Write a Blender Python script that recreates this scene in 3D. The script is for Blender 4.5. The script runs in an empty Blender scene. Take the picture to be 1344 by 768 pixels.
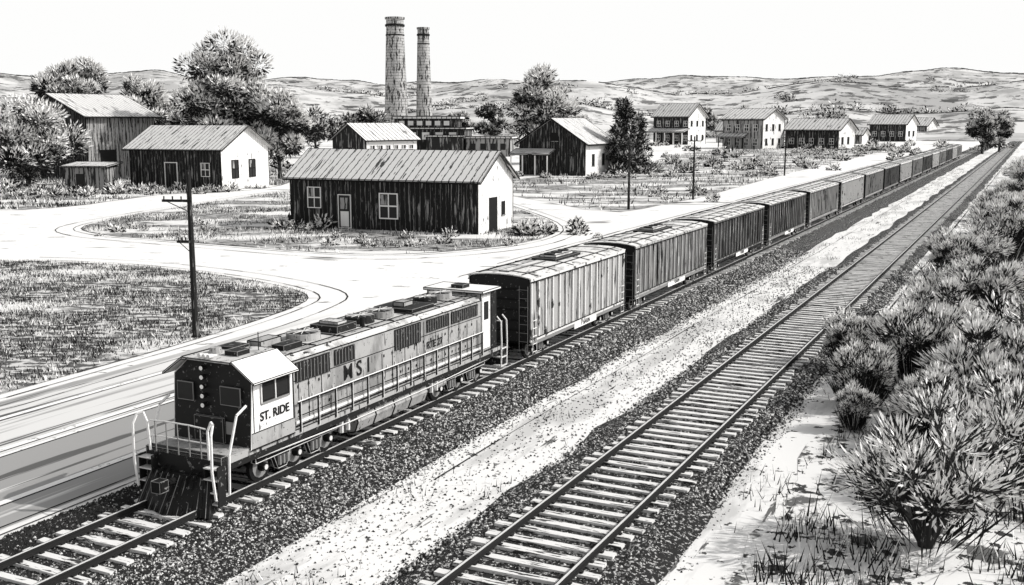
import bpy, math, random
import numpy as np
from mathutils import Vector, noise as mnoise
random.seed(7); rng=np.random.default_rng(7)
scene=bpy.context.scene
COL=scene.collection
CT,ST=.8982,.4396
TROT=-math.atan2(ST,CT)
def W(p,s,z=0.0): return (p*CT+s*ST, -p*ST+s*CT, z)

# ---------------------------------------------------------------- materials
MATS={}
def mk(name, base, layers=(), rough=.9, bump=0):
    m=bpy.data.materials.new(name); m.use_nodes=True; nt=m.node_tree; N=nt.nodes; Lk=nt.links
    b=N['Principled BSDF']; b.inputs['Roughness'].default_value=rough
    b.inputs['Specular IOR Level'].default_value=.15
    def rgb(c): return (c,c*.99,c*.975,1) if not isinstance(c,tuple) else c+(1,)
    cur=None
    if layers: tc=N.new('ShaderNodeTexCoord')
    for l in layers:
        kind=l[0]; col=l[1]
        if kind=='noise':
            _,_,scale,st,t0,t1,det=l[:7]; rz=l[7] if len(l)>7 else 0
            mp=N.new('ShaderNodeMapping'); mp.inputs['Scale'].default_value=st
            Lk.new(tc.outputs['Object'],mp.inputs[0])
            n=N.new('ShaderNodeTexNoise'); n.inputs['Scale'].default_value=scale; n.inputs['Detail'].default_value=min(det,5)
            n.inputs['Roughness'].default_value=.65
            Lk.new(mp.outputs[0],n.inputs['Vector'])
            r=N.new('ShaderNodeMapRange'); r.inputs[1].default_value=t0; r.inputs[2].default_value=t1
            Lk.new(n.outputs[0],r.inputs[0]); fac=r.outputs[0]
        elif kind=='stripe':
            _,_,axis,period,duty,wob=l[:6]
            sx=N.new('ShaderNodeSeparateXYZ'); Lk.new(tc.outputs['Object'],sx.inputs[0])
            if axis=='xy':
                a=N.new('ShaderNodeMath'); a.operation='ADD'; Lk.new(sx.outputs[0],a.inputs[0]); Lk.new(sx.outputs[1],a.inputs[1]); v=a.outputs[0]
            else: v=sx.outputs['xyz'.index(axis)]
            n=N.new('ShaderNodeTexNoise'); n.inputs['Scale'].default_value=1.3; n.inputs['Detail'].default_value=3
            Lk.new(tc.outputs['Object'],n.inputs['Vector'])
            ma=N.new('ShaderNodeMath'); ma.operation='MULTIPLY_ADD'; Lk.new(n.outputs[0],ma.inputs[0]); ma.inputs[1].default_value=wob; Lk.new(v,ma.inputs[2])
            d=N.new('ShaderNodeMath'); d.operation='DIVIDE'; Lk.new(ma.outputs[0],d.inputs[0]); d.inputs[1].default_value=period
            fr=N.new('ShaderNodeMath'); fr.operation='FRACT'; Lk.new(d.outputs[0],fr.inputs[0])
            n2=N.new('ShaderNodeTexNoise'); n2.inputs['Scale'].default_value=2.2; n2.inputs['Detail'].default_value=3; Lk.new(tc.outputs['Object'],n2.inputs['Vector'])
            du=N.new('ShaderNodeMath'); du.operation='MULTIPLY'; Lk.new(n2.outputs[0],du.inputs[0]); du.inputs[1].default_value=duty*2
            lt=N.new('ShaderNodeMath'); lt.operation='LESS_THAN'; Lk.new(fr.outputs[0],lt.inputs[0]); Lk.new(du.outputs[0],lt.inputs[1]); fac=lt.outputs[0]
        elif kind=='grad':
            _,_,axis,a0,a1=l[:5]
            sx=N.new('ShaderNodeSeparateXYZ'); Lk.new(tc.outputs['Object'],sx.inputs[0])
            r=N.new('ShaderNodeMapRange'); r.inputs[1].default_value=a0; r.inputs[2].default_value=a1; Lk.new(sx.outputs['xyz'.index(axis)],r.inputs[0]); fac=r.outputs[0]
        mx=N.new('ShaderNodeMix'); mx.data_type='RGBA'
        Lk.new(fac,mx.inputs['Factor'])
        if cur is None: mx.inputs['A'].default_value=rgb(base)
        else: Lk.new(cur,mx.inputs['A'])
        mx.inputs['B'].default_value=rgb(col)
        cur=mx.outputs['Result']
    if cur is None: b.inputs['Base Color'].default_value=rgb(base)
    else: Lk.new(cur,b.inputs['Base Color'])
    MATS[name]=m; return m
V1=(1,1,1)
mk('ink',.012)
mk('paper_white',.8,[('noise',.25,3,V1,.66,.70,4)])
mk('sand',.72,[('noise',.50,.5,(1,.22,1),.50,.60,5),('noise',.06,1.6,V1,.63,.65,6),('noise',.12,1.3,(1,.10,1),.63,.65,6)])
mk('ground_base',.74,[('noise',.06,.9,(.25,1,1),.645,.66,6),('noise',.10,.05,(.4,1,1),.60,.63,6)])
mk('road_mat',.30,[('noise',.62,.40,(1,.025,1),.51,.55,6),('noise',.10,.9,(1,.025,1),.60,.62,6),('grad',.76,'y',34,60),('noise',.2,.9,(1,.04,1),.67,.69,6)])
mk('road_paint',.8,[('noise',.3,2,V1,.6,.64,4)])
mk('grass_floor',.09,[('noise',.55,1.6,(.5,1,1),.50,.55,6),('noise',.68,.12,(.35,1,1),.52,.60,6)])
mk('island_floor',.34,[('noise',.04,1.5,(.5,1,1),.50,.54,6),('noise',.70,.14,(.5,1,1),.48,.56,6)])
mk('bank_floor',.72,[('noise',.04,1.5,V1,.56,.58,6),('noise',.12,.5,V1,.56,.60,6)])
mk('ballast_mat',.02,[('noise',.42,8,V1,.56,.59,5)])
mk('shadow_ballast_mat',.012,[('noise',.35,9,V1,.60,.63,5)])  # near-black ballast: the train's shadow is put into the colour
mk('stone_dark',.025); mk('stone_light',.62); mk('stone_grey',.22)
mk('tie_mat',.68,[('noise',.05,2.5,(.4,3,3),.56,.59,6)])
mk('rail_side',.02); mk('rail_head',.6,rough=.5)
mk('board_dark',.014,[('stripe',.14,'xy',.62,.06,.25),('noise',.24,1.0,(3.5,3.5,.25),.57,.60,6)])  # dark wood, with the shade of the fronts put into its tone
mk('board_dark_far',.025,[('noise',.30,.6,(2.5,2.5,.25),.55,.60,6)])
mk('board_mid',.32,[('stripe',.02,'xy',.9,.16,.3),('noise',.03,.8,(3,3,.25),.52,.56,6)])
mk('board_mid_far',.34,[('noise',.04,.5,(2.5,2.5,.3),.50,.56,6)])
mk('wall_white',.74,[('stripe',.2,'xy',.7,.07,.2),('noise',.08,1.0,(2.5,2.5,.6),.62,.64,6)])  # white carries the sunlight on the right-hand walls
mk('wall_white_far',.70,[('noise',.1,.5,(1.5,1.5,.8),.59,.62,6)])
mk('roof_tin',.60,[('stripe',.03,'x',.85,.14,.25),('noise',.06,.8,(2.2,.30,.30),.59,.61,6)])
mk('roof_tin_far',.64,[('stripe',.05,'x',1.7,.14,.4),('noise',.08,.5,(2,.4,.4),.60,.63,6)])
mk('glass_dark',.02,rough=.3)
mk('brick_stack',.40,[('stripe',.06,'z',1.3,.12,.5),('noise',.03,.9,(1.5,1.5,.30),.53,.56,6)])
mk('bark',.03,[('noise',.3,2,(3,3,.5),.58,.62,4)])
mk('pole_wood',.02,[('noise',.22,2,(5,5,.4),.60,.63,5)])
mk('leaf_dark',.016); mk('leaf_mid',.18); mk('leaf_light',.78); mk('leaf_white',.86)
mk('hill_mat',.60,[('noise',.38,.012,V1,.46,.56,5),('noise',.14,.04,(1,1,3),.55,.57,6),('noise',.08,.018,(1,1,2),.61,.63,6)])
mk('loco_black',.015,[('noise',.16,6,V1,.61,.63,5)],rough=.6)
mk('loco_grey',.36,[('noise',.22,1.2,(1,1,.4),.48,.62,4),('noise',.04,5.0,(1.6,1.6,.25),.61,.63,5),('noise',.03,9,V1,.64,.66,4)],rough=.7)
mk('loco_white',.76,[('noise',.15,6,(1,1,.3),.66,.68,5)],rough=.7)
mk('loco_roof',.52,[('noise',.30,1.2,V1,.50,.60,4),('noise',.03,6,(1,.5,1),.60,.62,5)],rough=.7)
mk('steel_light',.62,rough=.5)
mk('lamp_glass',.9)
mk('car_light',.36,[('noise',.03,1.8,(2.5,2.5,.25),.56,.59,6)])
mk('car_rib',.64,[('noise',.08,2,(1,1,.6),.60,.62,5)])
mk('car_mid',.18,[('noise',.02,1.8,(2.5,2.5,.2),.53,.57,6),('noise',.5,1.6,(2.5,2.5,.2),.63,.65,6)])
mk('car_dark',.03,[('noise',.35,2,(3,3,.2),.60,.63,6)])
mk('car_roof',.62,[('noise',.35,.7,V1,.52,.6,4),('noise',.03,2.2,(2.5,.5,1),.60,.62,6)])
mk('under',.01,[('noise',.22,5,V1,.62,.64,5)])

# ---------------------------------------------------------------- mesh helpers
class MB:
    def __init__(s): s.v=[]; s.f=[]; s.m=[]; s.mats=[]
    def mi(s,m):
        if m not in s.mats: s.mats.append(m)
        return s.mats.index(m)
    def add(s,vs,fs,m):
        o=len(s.v); s.v+= [tuple(v) for v in vs]; k=s.mi(m)
        for f in fs: s.f.append(tuple(o+i for i in f)); s.m.append(k)
    def box(s,x0,x1,y0,y1,z0,z1,m,ink=0,inkm='ink'):
        vs=[(x0,y0,z0),(x1,y0,z0),(x1,y1,z0),(x0,y1,z0),(x0,y0,z1),(x1,y0,z1),(x1,y1,z1),(x0,y1,z1)]
        s.hexa(vs,m,ink,inkm)
    def hexa(s,vs,m,ink=0,inkm='ink'):
        s.add(vs,[(0,3,2,1),(4,5,6,7),(0,1,5,4),(1,2,6,5),(2,3,7,6),(3,0,4,7)],m)
        if ink:
            for a,b in [(0,1),(1,2),(2,3),(3,0),(4,5),(5,6),(6,7),(7,4),(0,4),(1,5),(2,6),(3,7)]:
                s.tube(vs[a],vs[b],ink,ink,4,inkm)
    def tube(s,p,q,r1,r2,n,m,cap=False):
        p=Vector(p); q=Vector(q); d=q-p
        if d.length<1e-5: return
        d.normalize(); a=d.orthogonal().normalized() if abs(d.z)<.99 else Vector((1,0,0)); b=d.cross(a)
        vs=[];
        for c,r in((p,r1),(q,r2)):
            for i in range(n):
                t=2*math.pi*(i+.5)/n; vs.append(c+a*(math.cos(t)*r)+b*(math.sin(t)*r))
        fs=[(i,(i+1)%n,n+(i+1)%n,n+i) for i in range(n)]
        if cap: fs+=[tuple(range(n-1,-1,-1)),tuple(range(n,2*n))]
        s.add(vs,fs,m)
    def path(s,pts,r,n,m):
        for a,b in zip(pts,pts[1:]): s.tube(a,b,r,r,n,m)
    def build(s,name,parent=None,loc=None,rot=0):
        me=bpy.data.meshes.new(name); me.from_pydata(s.v,[],s.f); 
        for m in s.mats: me.materials.append(MATS[m])
        me.polygons.foreach_set('material_index',s.m); me.update()
        o=bpy.data.objects.new(name,me); COL.objects.link(o)
        if parent: o.parent=parent
        if loc: o.location=loc
        o.rotation_euler=(0,0,rot)
        return o
def empty(name,loc,rot=0):
    e=bpy.data.objects.new(name,None); e.empty_display_size=.5; COL.objects.link(e); e.location=loc; e.rotation_euler=(0,0,rot); return e
def np_mesh(name,V,k,mi,mats,extra=None):
    n=len(V)//k; me=bpy.data.meshes.new(name)
    me.vertices.add(n*k); me.vertices.foreach_set('co',np.ascontiguousarray(V,dtype=np.float32).ravel())
    me.loops.add(n*k); me.loops.foreach_set('vertex_index',np.arange(n*k,dtype=np.int32))
    me.polygons.add(n); me.polygons.foreach_set('loop_start',np.arange(0,n*k,k,dtype=np.int32))
    me.polygons.foreach_set('material_index',np.asarray(mi,dtype=np.int32))
    for m in mats: me.materials.append(MATS[m])
    me.update(calc_edges=True); return me
def obj(name,me,loc=(0,0,0),rot=0,sc=1,parent=None):
    o=bpy.data.objects.new(name,me); COL.objects.link(o); o.location=loc; o.rotation_euler=(0,0,rot)
    o.scale=(sc,sc,sc) if not isinstance(sc,tuple) else sc
    if parent: o.parent=parent
    return o
def sheet(name,poly,z,mat,rot=0,jit=0,sub=1):
    pts=[]
    n=len(poly)
    for i in range(n):
        a=poly[i]; b=poly[(i+1)%n]
        for j in range(sub):
            t=j/sub; x=a[0]+(b[0]-a[0])*t; y=a[1]+(b[1]-a[1])*t
            pts.append((x+random.uniform(-jit,jit),y+random.uniform(-jit,jit),z))
    me=bpy.data.meshes.new(name); me.from_pydata(pts,[],[tuple(range(len(pts)))]); me.materials.append(MATS[mat])
    o=bpy.data.objects.new(name,me); COL.objects.link(o); o.rotation_euler=(0,0,rot); return o
def smooth_poly(poly,it=2):
    for _ in range(it):
        q=[]
        for i in range(len(poly)):
            a=poly[i]; b=poly[(i+1)%len(poly)]
            q.append((a[0]*.75+b[0]*.25,a[1]*.75+b[1]*.25)); q.append((a[0]*.25+b[0]*.75,a[1]*.25+b[1]*.75))
        poly=q
    return poly

# ---------------------------------------------------------------- ground
gv=MB(); gv.add([(-5000,-200,-.02),(6000,-200,-.02),(6000,7000,-.02),(-5000,7000,-.02)],[(0,1,2,3)],'ground_base'); gv.build('ground')
sheet('sand_verge',[(-27,-20),(-6.0,-20),(-6.4,500),(-27,500)],-.012,'sand',TROT)
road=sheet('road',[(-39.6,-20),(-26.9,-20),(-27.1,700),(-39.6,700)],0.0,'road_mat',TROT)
mb=MB()
for pc,w in((-37.2,.3),(-33.6,.3),(-33.0,.2),(-28.8,.3)):
    mb.add([(pc-w/2,0,.006),(pc+w/2,0,.006),(pc+w/2,60,.006),(pc-w/2,60,.006)],[(0,1,2,3)],'road_paint')
    mb.add([(pc+w/2+.02,0,.005),(pc+w/2+.10,0,.005),(pc+w/2+.10,75,.005),(pc+w/2+.02,75,.005)],[(0,1,2,3)],'ink')
mb.build('road_markings',rot=TROT)
field=smooth_poly([(-44.4,91.8),(-37.4,90.7),(-29.9,87.8),(-22.2,82.5),(-16.9,77.5),(-13.6,72.6),(-14.3,67.5),(-17,59.2),(-20.5,51.1),(-24,43),(-40,22),(-95,40),(-95,93)])
island=smooth_poly([(-49.5,120.3),(-49.2,131.8),(-46.1,149.3),(-38.6,185.5),(-26.5,193.9),(-9.5,185.5),(2.8,139.4),(6.0,119.4),(2.1,105.8),(-5.0,98.5),(-11.6,95.5),(-19,98),(-27.6,103.1),(-36.8,108.6),(-43.9,112.9)])
back=smooth_poly([(-68.6,142.9),(-62.1,149.3),(-59.9,163.9),(-57,177.7),(-48,180),(-43,194),(-44,219),(-64,330),(-250,330),(-150,143)],1)
rgt=smooth_poly([(3.3,164.5),(12.5,138),(19.5,149.5),(32.5,174),(57,231),(94,311),(200,537),(120,500),(60,400),(30,260),(0,225),(-8,190)],1)
bank=[(-6.3,10),(-6.6,30),(-6.9,45),(-7,70),(-7.4,110),(-9,170),(-8,400),(60,400),(60,10)]
sheet('grass_field',field,.004,'grass_floor',jit=.15)
sheet('grass_lot',island,.004,'island_floor',jit=.15)
sheet('grass_yard',back,.004,'island_floor',jit=.2)
sheet('grass_meadow',rgt,.004,'island_floor',jit=.3)
sheet('scrub_bank',bank,.004,'bank_floor',TROT,jit=.3,sub=8)
def ribbon(mb,pts,w,m,z=.012):
    for a,b in zip(pts,pts[1:]):
        d=Vector((b[0]-a[0],b[1]-a[1])); 
        if d.length<1e-4: continue
        d.normalize(); n=Vector((-d.y,d.x)); ww=w*random.uniform(.35,1.3)
        mb.add([(a[0]-n.x*ww,a[1]-n.y*ww,z),(a[0]+n.x*ww,a[1]+n.y*ww,z),(b[0]+n.x*ww,b[1]+n.y*ww,z),(b[0]-n.x*ww,b[1]-n.y*ww,z)],[(0,3,2,1)],m)
def offset(poly,cx,cy,k): return [(cx+(x-cx)*k,cy+(y-cy)*k) for x,y in poly]
mb=MB()
for k in(1.0,1.03,1.10): ribbon(mb,offset(field,-40,65,k)[:44],.045,'ink')
for k in(1.0,1.025,1.08):
    q=offset(island,-20,140,k); ribbon(mb,q+q[:1],.06,'ink')
ribbon(mb,back[:14],.08,'ink')
for pp,s0,s1 in((-39.8,72,600),(-40.6,80,600),(-27.0,0,600),(-26.6,0,400),(-34,75,500),(-7.9,60,300),(-17.6,30,300)):
    pts=[W(pp+random.uniform(-.08,.08),s)[:2] for s in np.arange(s0,s1,5)]
    ribbon(mb,pts,.03 if s0<50 else .08,'ink')
mb.build('wheel_ruts')

# ---------------------------------------------------------------- ballast, ties, rails
def strip(mb,prof,s0,s1,m,step=4,jit=.12):
    ss=list(np.arange(s0,s1,step))+[s1]
    vs=[]; n=len(prof)
    for s in ss:
        for j,(p,z) in enumerate(prof): vs.append((p+(random.uniform(-jit,jit)*2.5 if j in(0,n-1) else 0),s,z))
    fs=[(i*n+j,i*n+j+1,(i+1)*n+j+1,(i+1)*n+j) for i in range(len(ss)-1) for j in range(n-1)]
    mb.add(vs,fs,m)
LC,RC=-22.9,-11.5
mb=MB()
strip(mb,[(-24.4,.2),(-20.6,.2),(-18.5,-.03)],-10,900,'ballast_mat')
strip(mb,[(-26.4,-.03),(-25.4,.2),(-24.4,.2)],-10,900,'shadow_ballast_mat',jit=0)  # left shoulder, with the train's shadow painted in
strip(mb,[(-14.8,-.03),(-14.0,.2),(-9.0,.2),(-8.3,-.03)],-10,900,'ballast_mat')
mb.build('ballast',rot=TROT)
def track(name,c,g,tl,sp=.74):
    e=empty(name,(0,0,0),TROT)
    mb=MB()
    for sgn in(-1,1):
        x=c+sgn*g/2
        mb.box(x-.09,x+.09,-10,900,.29,.33,'rail_side'); mb.box(x-.025,x+.025,-10,900,.33,.42,'rail_side'); mb.box(x-.06,x+.06,-10,900,.42,.47,'rail_side')
        mb.box(x-.03,x+.04,-10,900,.47,.475,'rail_head')
    mb.build('rails',e)
    mb=MB(); s=-9
    while s<520:
        a=random.uniform(-.06,.06); j=random.uniform(-.16,.16); w=random.uniform(.11,.165); h=tl/2*random.uniform(.96,1.03)
        vs=[]
        for z in(.12,.285+random.uniform(-.015,.01)):
            vs+=[(c-h+j,s-w-a,z),(c+h+j,s-w+a,z),(c+h+j,s+w+a,z),(c-h+j,s+w-a,z)]
        mb.hexa(vs,'tie_mat')
        if s<90:
            for sg in(-1,1):
                for q in(-.14,.14): mb.box(c+sg*g/2+q-.04,c+sg*g/2+q+.04,s-.06,s+.06,.285,.325,'rail_side')
        s+=sp+random.uniform(-.06,.06)
    mb.build('ties',e); return e
track('railway_track',LC,2.0,3.4)
track('railway_track',RC,2.75,4.0)
def stones(n,pr,sr,size,zf,mix,pw=1.5,edge=None):
    p=rng.uniform(pr[0],pr[1],n); s=sr[0]+(sr[1]-sr[0])*rng.random(n)**pw
    if edge: p=p+np.abs(rng.normal(0,edge,n))*np.where(rng.random(n)<.25,1,0)
    r=size*rng.uniform(.5,1.4,n)*(1+s/110)
    z=zf(p)
    ang=rng.uniform(0,6.28,n)
    base=[]
    for k in range(4):
        a=ang+k*1.5708+rng.uniform(-.4,.4,n); rr=r*rng.uniform(.7,1.2,n)
        base.append(np.stack([p+rr*np.cos(a),s+rr*np.sin(a),z-.02*np.ones(n)],1))
    top=np.stack([p+r*rng.uniform(-.3,.3,n),s+r*rng.uniform(-.3,.3,n),z+r*rng.uniform(.4,.9,n)],1)
    tris=[]
    for k in range(4): tris+= [base[k],base[(k+1)%4],top]
    V=np.stack(tris,1).reshape(-1,3)
    mi=np.repeat(rng.choice(3,n,p=mix),4)
    return V,mi
zl=lambda p: np.interp(p,[-26.4,-25.4,-20.6,-18.5],[-.02,.2,.2,-.02])
zr=lambda p: np.interp(p,[-14.8,-14.0,-9.0,-8.3],[-.02,.2,.2,-.02])
z0=lambda p: np.zeros_like(p)
parts=[stones(26000,(-21.2,-18.3),(18,100),.045,zl,[.50,.27,.23],edge=.5),stones(7000,(-24.4,-21.2),(18,60),.045,zl,[.75,.1,.15]),
       stones(8000,(-26.4,-24.4),(18,50),.05,zl,[.9,.03,.07]),  # mostly dark stones, continuing the painted train shadow
       stones(8000,(-14.9,-13.4),(15,90),.045,zr,[.5,.27,.23]),stones(9000,(-9.5,-8.1),(15,90),.045,zr,[.5,.27,.23],edge=.3),stones(10000,(-13.4,-9.5),(15,60),.045,zr,[.8,.08,.12]),
       stones(4500,(-18.6,-14.8),(15,90),.04,z0,[.45,.25,.3])]
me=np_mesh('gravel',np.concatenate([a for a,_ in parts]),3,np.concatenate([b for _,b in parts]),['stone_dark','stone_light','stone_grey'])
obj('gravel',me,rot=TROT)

# ---------------------------------------------------------------- grass
def patch(x,y,sc,seed=0):
    r=np.random.default_rng(seed+99); o=np.zeros_like(x)
    for k in range(7):
        a=r.uniform(0,6.28); f=sc*r.uniform(.5,2.4); o+=np.sin(f*(x*np.cos(a)+y*np.sin(a))+r.uniform(0,6.28)+1.3*np.sin(f*.7*(y*np.cos(a)-x*np.sin(a))))
    return o/7
def inpoly(x,y,poly):
    c=np.zeros(len(x),bool); n=len(poly)
    for i in range(n):
        x1,y1=poly[i]; x2,y2=poly[(i+1)%n]
        if y1==y2: continue
        cond=((y1>y)!=(y2>y))&(x<(x2-x1)*(y-y1)/(y2-y1)+x1); c^=cond
    return c
def blades(name,poly,n,h,w,thr,mix,mats,seed=1,rot=0,bb=None,zb=0,ypow=1,sc=.35,lean=.7):
    xs=[p[0] for p in poly]; ys=[p[1] for p in poly]
    bb=bb or (min(xs),max(xs),min(ys),max(ys))
    x=rng.uniform(bb[0],bb[1],n); y=bb[2]+(bb[3]-bb[2])*rng.random(n)**ypow
    k=inpoly(x,y,poly)&(patch(x,y,sc,seed)+rng.normal(0,.18,n)>thr); x=x[k]; y=y[k]; n=len(x)
    hh=h*rng.uniform(.4,1.4,n); a=rng.uniform(0,6.28,n); ln=hh*rng.uniform(.1,lean,n); b=rng.uniform(0,6.28,n); ww=w*rng.uniform(.6,1.3,n)
    z=np.zeros(n)+zb
    p1=np.stack([x-np.cos(b)*ww,y-np.sin(b)*ww,z],1); p2=np.stack([x+np.cos(b)*ww,y+np.sin(b)*ww,z],1)
    p3=np.stack([x+np.cos(a)*ln,y+np.sin(a)*ln,z+hh],1)
    V=np.stack([p1,p2,p3],1).reshape(-1,3)
    mi=rng.choice(len(mats),n,p=mix)
    if len(mats)==3:
        lt=patch(x,y,sc*1.7,seed+50)>.12; mi=np.where(lt&(rng.random(n)<.55),2,mi)
    me=np_mesh(name,V,3,mi,mats); return obj(name,me,rot=rot)
GM=['leaf_dark','leaf_mid','leaf_light']
blades('grass',field,100000,.2,.032,-.12,[.72,.14,.14],GM,1,bb=(-52,-13,40,93),sc=.5)
blades('grass',island,55000,.34,.045,.05,[.66,.12,.22],GM,2)
blades('grass',back,45000,.6,.07,.05,[.66,.12,.22],GM,3,bb=(-110,-42,142,260))
blades('grass',rgt,55000,.7,.09,.05,[.66,.12,.22],GM,4,sc=.15)
bk=[(-6.0,10),(-6.6,70),(-8,150),(-8,300),(40,300),(40,10)]
G2=['leaf_dark','leaf_white']
blades('grass',bk,70000,.62,.026,.16,[.88,.12],G2,5,rot=TROT,bb=(-8,24,18,120),ypow=1.8,sc=.8)
bk2=[(-4.6,34),(-4.6,70),(-6,150),(-6,300),(40,300),(40,34)]
blades('grass',bk2,90000,1.35,.034,-.08,[.84,.16],G2,8,rot=TROT,bb=(-7,30,30,220),ypow=1.6,sc=.5)
blades('grass',[(-18.3,10),(-15.0,10),(-15.0,300),(-18.3,300)],16000,.28,.018,.36,[.8,.2],G2,6,rot=TROT,ypow=1.6,sc=.8)
blades('grass',[(-8.2,10),(-6.4,10),(-6.4,300),(-8.2,300)],5000,.35,.02,.40,[.8,.2],G2,7,rot=TROT,ypow=1.6,sc=.8)

# ---------------------------------------------------------------- foliage
def kites(P,D,L,Wd):
    n=len(P); R=rng.normal(size=(n,3)); S=np.cross(D,R); S/=np.linalg.norm(S,axis=1)[:,None]+1e-6
    mid=P+D*(L*.45)[:,None]; 
    return np.stack([P,mid+S*Wd[:,None],P+D*L[:,None],mid-S*Wd[:,None]],1)
def unit(n):
    d=rng.normal(size=(n,3)); return d/np.linalg.norm(d,axis=1)[:,None]
def tree_mesh(name,h,r,zc0,nl=26,per=420,leaf=.8,light=.55,conic=False,trunk=.5,sparse=0):
    mb=MB(); 
    top=Vector((random.uniform(-.3,.3),random.uniform(-.3,.3),h*.8)); a=Vector((0,0,-.2))
    segs=5; pts=[a+(top-a)*(i/segs)+Vector((random.uniform(-1,1),random.uniform(-1,1),0))*r*.03*(i>0) for i in range(segs+1)]
    for i in range(segs): mb.tube(pts[i],pts[i+1],trunk*(1-i/segs*.8),trunk*(1-(i+1)/segs*.8),7,'bark')
    Ps=[];Ds=[];Ls=[];Ws=[];Ms=[]
    zc=(h+zc0)/2; rz=(h-zc0)/2
    for k in range(nl):
        if conic:
            z=zc0+(h-zc0)*random.random()**1.2; rad=r*(1-(z-zc0)/(h-zc0))*.85+.1; t=random.uniform(0,6.28); q=random.uniform(.3,1)*rad
            c=Vector((math.cos(t)*q,math.sin(t)*q,z-.1*rz)); lr=max(.22*r,.45*rad)
        else:
            d=Vector((random.gauss(0,1),random.gauss(0,1),random.gauss(0,1)+.2)).normalized(); q=random.uniform(.35,.86)
            c=Vector((d.x*r*q,d.y*r*q,zc+d.z*rz*q)); lr=r*random.uniform(.20,.36)
        b=pts[min(segs,1+int(random.random()*segs))]
        mb.tube(b,c,trunk*.28,trunk*.08,5,'bark')
        for _ in range(4):
            d=unit(1)[0]; mb.tube(c,c+Vector(d)*lr*.9,trunk*.07,trunk*.02,3,'bark')
        n=int(per*(lr/(r*.30))**2)
        d=unit(n); rad=lr*rng.uniform(.35,1.0,n)**.6
        P=np.array(c)+d*rad[:,None]*np.array([1,1,.85]); D=d+unit(n)*.35+np.array([0,0,.3]); D/=np.linalg.norm(D,axis=1)[:,None]
        lw=(rng.random(n)<light*np.clip(.45+1.0*d[:,2]+.35*d[:,0],.0,1.3))&(rad>lr*.66)  # tops, sun side and shell get light leaves: sunlight put into colour
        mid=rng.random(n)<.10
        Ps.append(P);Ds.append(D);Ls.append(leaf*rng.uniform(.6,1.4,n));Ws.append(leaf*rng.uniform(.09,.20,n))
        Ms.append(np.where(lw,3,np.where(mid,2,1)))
    V=kites(np.concatenate(Ps),np.concatenate(Ds),np.concatenate(Ls),np.concatenate(Ws)).reshape(-1,3)
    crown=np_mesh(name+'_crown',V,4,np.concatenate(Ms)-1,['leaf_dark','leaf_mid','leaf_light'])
    return mb,crown
def tree(name,x,y,h,r,zc0,**k):
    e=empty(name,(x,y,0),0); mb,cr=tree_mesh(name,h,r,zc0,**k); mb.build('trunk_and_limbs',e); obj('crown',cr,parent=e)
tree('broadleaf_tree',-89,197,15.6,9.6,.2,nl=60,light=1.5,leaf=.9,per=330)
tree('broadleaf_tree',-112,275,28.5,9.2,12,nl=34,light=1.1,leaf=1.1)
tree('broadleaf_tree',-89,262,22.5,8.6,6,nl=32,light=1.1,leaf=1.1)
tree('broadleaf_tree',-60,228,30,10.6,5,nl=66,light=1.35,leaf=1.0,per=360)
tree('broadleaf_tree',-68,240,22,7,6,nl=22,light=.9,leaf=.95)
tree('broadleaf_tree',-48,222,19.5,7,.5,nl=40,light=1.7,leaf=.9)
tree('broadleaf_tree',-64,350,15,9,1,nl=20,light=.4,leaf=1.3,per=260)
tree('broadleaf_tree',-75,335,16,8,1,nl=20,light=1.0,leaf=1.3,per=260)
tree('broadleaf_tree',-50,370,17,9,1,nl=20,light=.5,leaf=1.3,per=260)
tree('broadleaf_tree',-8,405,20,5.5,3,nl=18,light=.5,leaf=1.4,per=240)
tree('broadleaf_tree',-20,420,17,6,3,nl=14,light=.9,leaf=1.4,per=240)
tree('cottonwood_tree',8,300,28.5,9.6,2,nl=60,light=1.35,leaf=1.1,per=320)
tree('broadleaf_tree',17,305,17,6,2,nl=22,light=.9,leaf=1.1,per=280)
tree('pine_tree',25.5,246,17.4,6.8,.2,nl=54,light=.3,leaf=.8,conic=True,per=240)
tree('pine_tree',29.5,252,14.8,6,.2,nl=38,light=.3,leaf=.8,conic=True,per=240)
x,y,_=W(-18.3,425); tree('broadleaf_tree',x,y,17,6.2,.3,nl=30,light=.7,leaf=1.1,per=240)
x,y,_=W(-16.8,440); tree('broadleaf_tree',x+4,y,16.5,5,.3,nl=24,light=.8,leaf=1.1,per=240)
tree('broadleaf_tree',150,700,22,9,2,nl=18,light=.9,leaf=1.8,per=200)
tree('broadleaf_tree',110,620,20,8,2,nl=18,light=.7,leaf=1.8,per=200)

def blobs(name,spots,leafk,mix,per=60):
    Ps=[];Ds=[];Ls=[];Ws=[];Ms=[]
    for (x,y,z,r,h) in spots:
        d=unit(per); d[:,2]=np.abs(d[:,2]); P=np.array([x,y,z])+d*np.array([r,r,h])*rng.uniform(.3,1,per)[:,None]
        D=d+unit(per)*.4; D/=np.linalg.norm(D,axis=1)[:,None]
        Ps.append(P);Ds.append(D);Ls.append(leafk*r*rng.uniform(.5,1.2,per));Ws.append(leafk*r*rng.uniform(.12,.25,per))
        up=(d[:,2]>.35)&(rng.random(per)<mix); Ms.append(np.where(up,1,0))  # tops coloured light, the rest dark: light and shade as leaf colour
    V=kites(*[np.concatenate(a) for a in (Ps,Ds,Ls,Ws)]).reshape(-1,3)
    obj(name,np_mesh(name,V,4,np.concatenate(Ms),['leaf_dark','leaf_light']))
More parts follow.
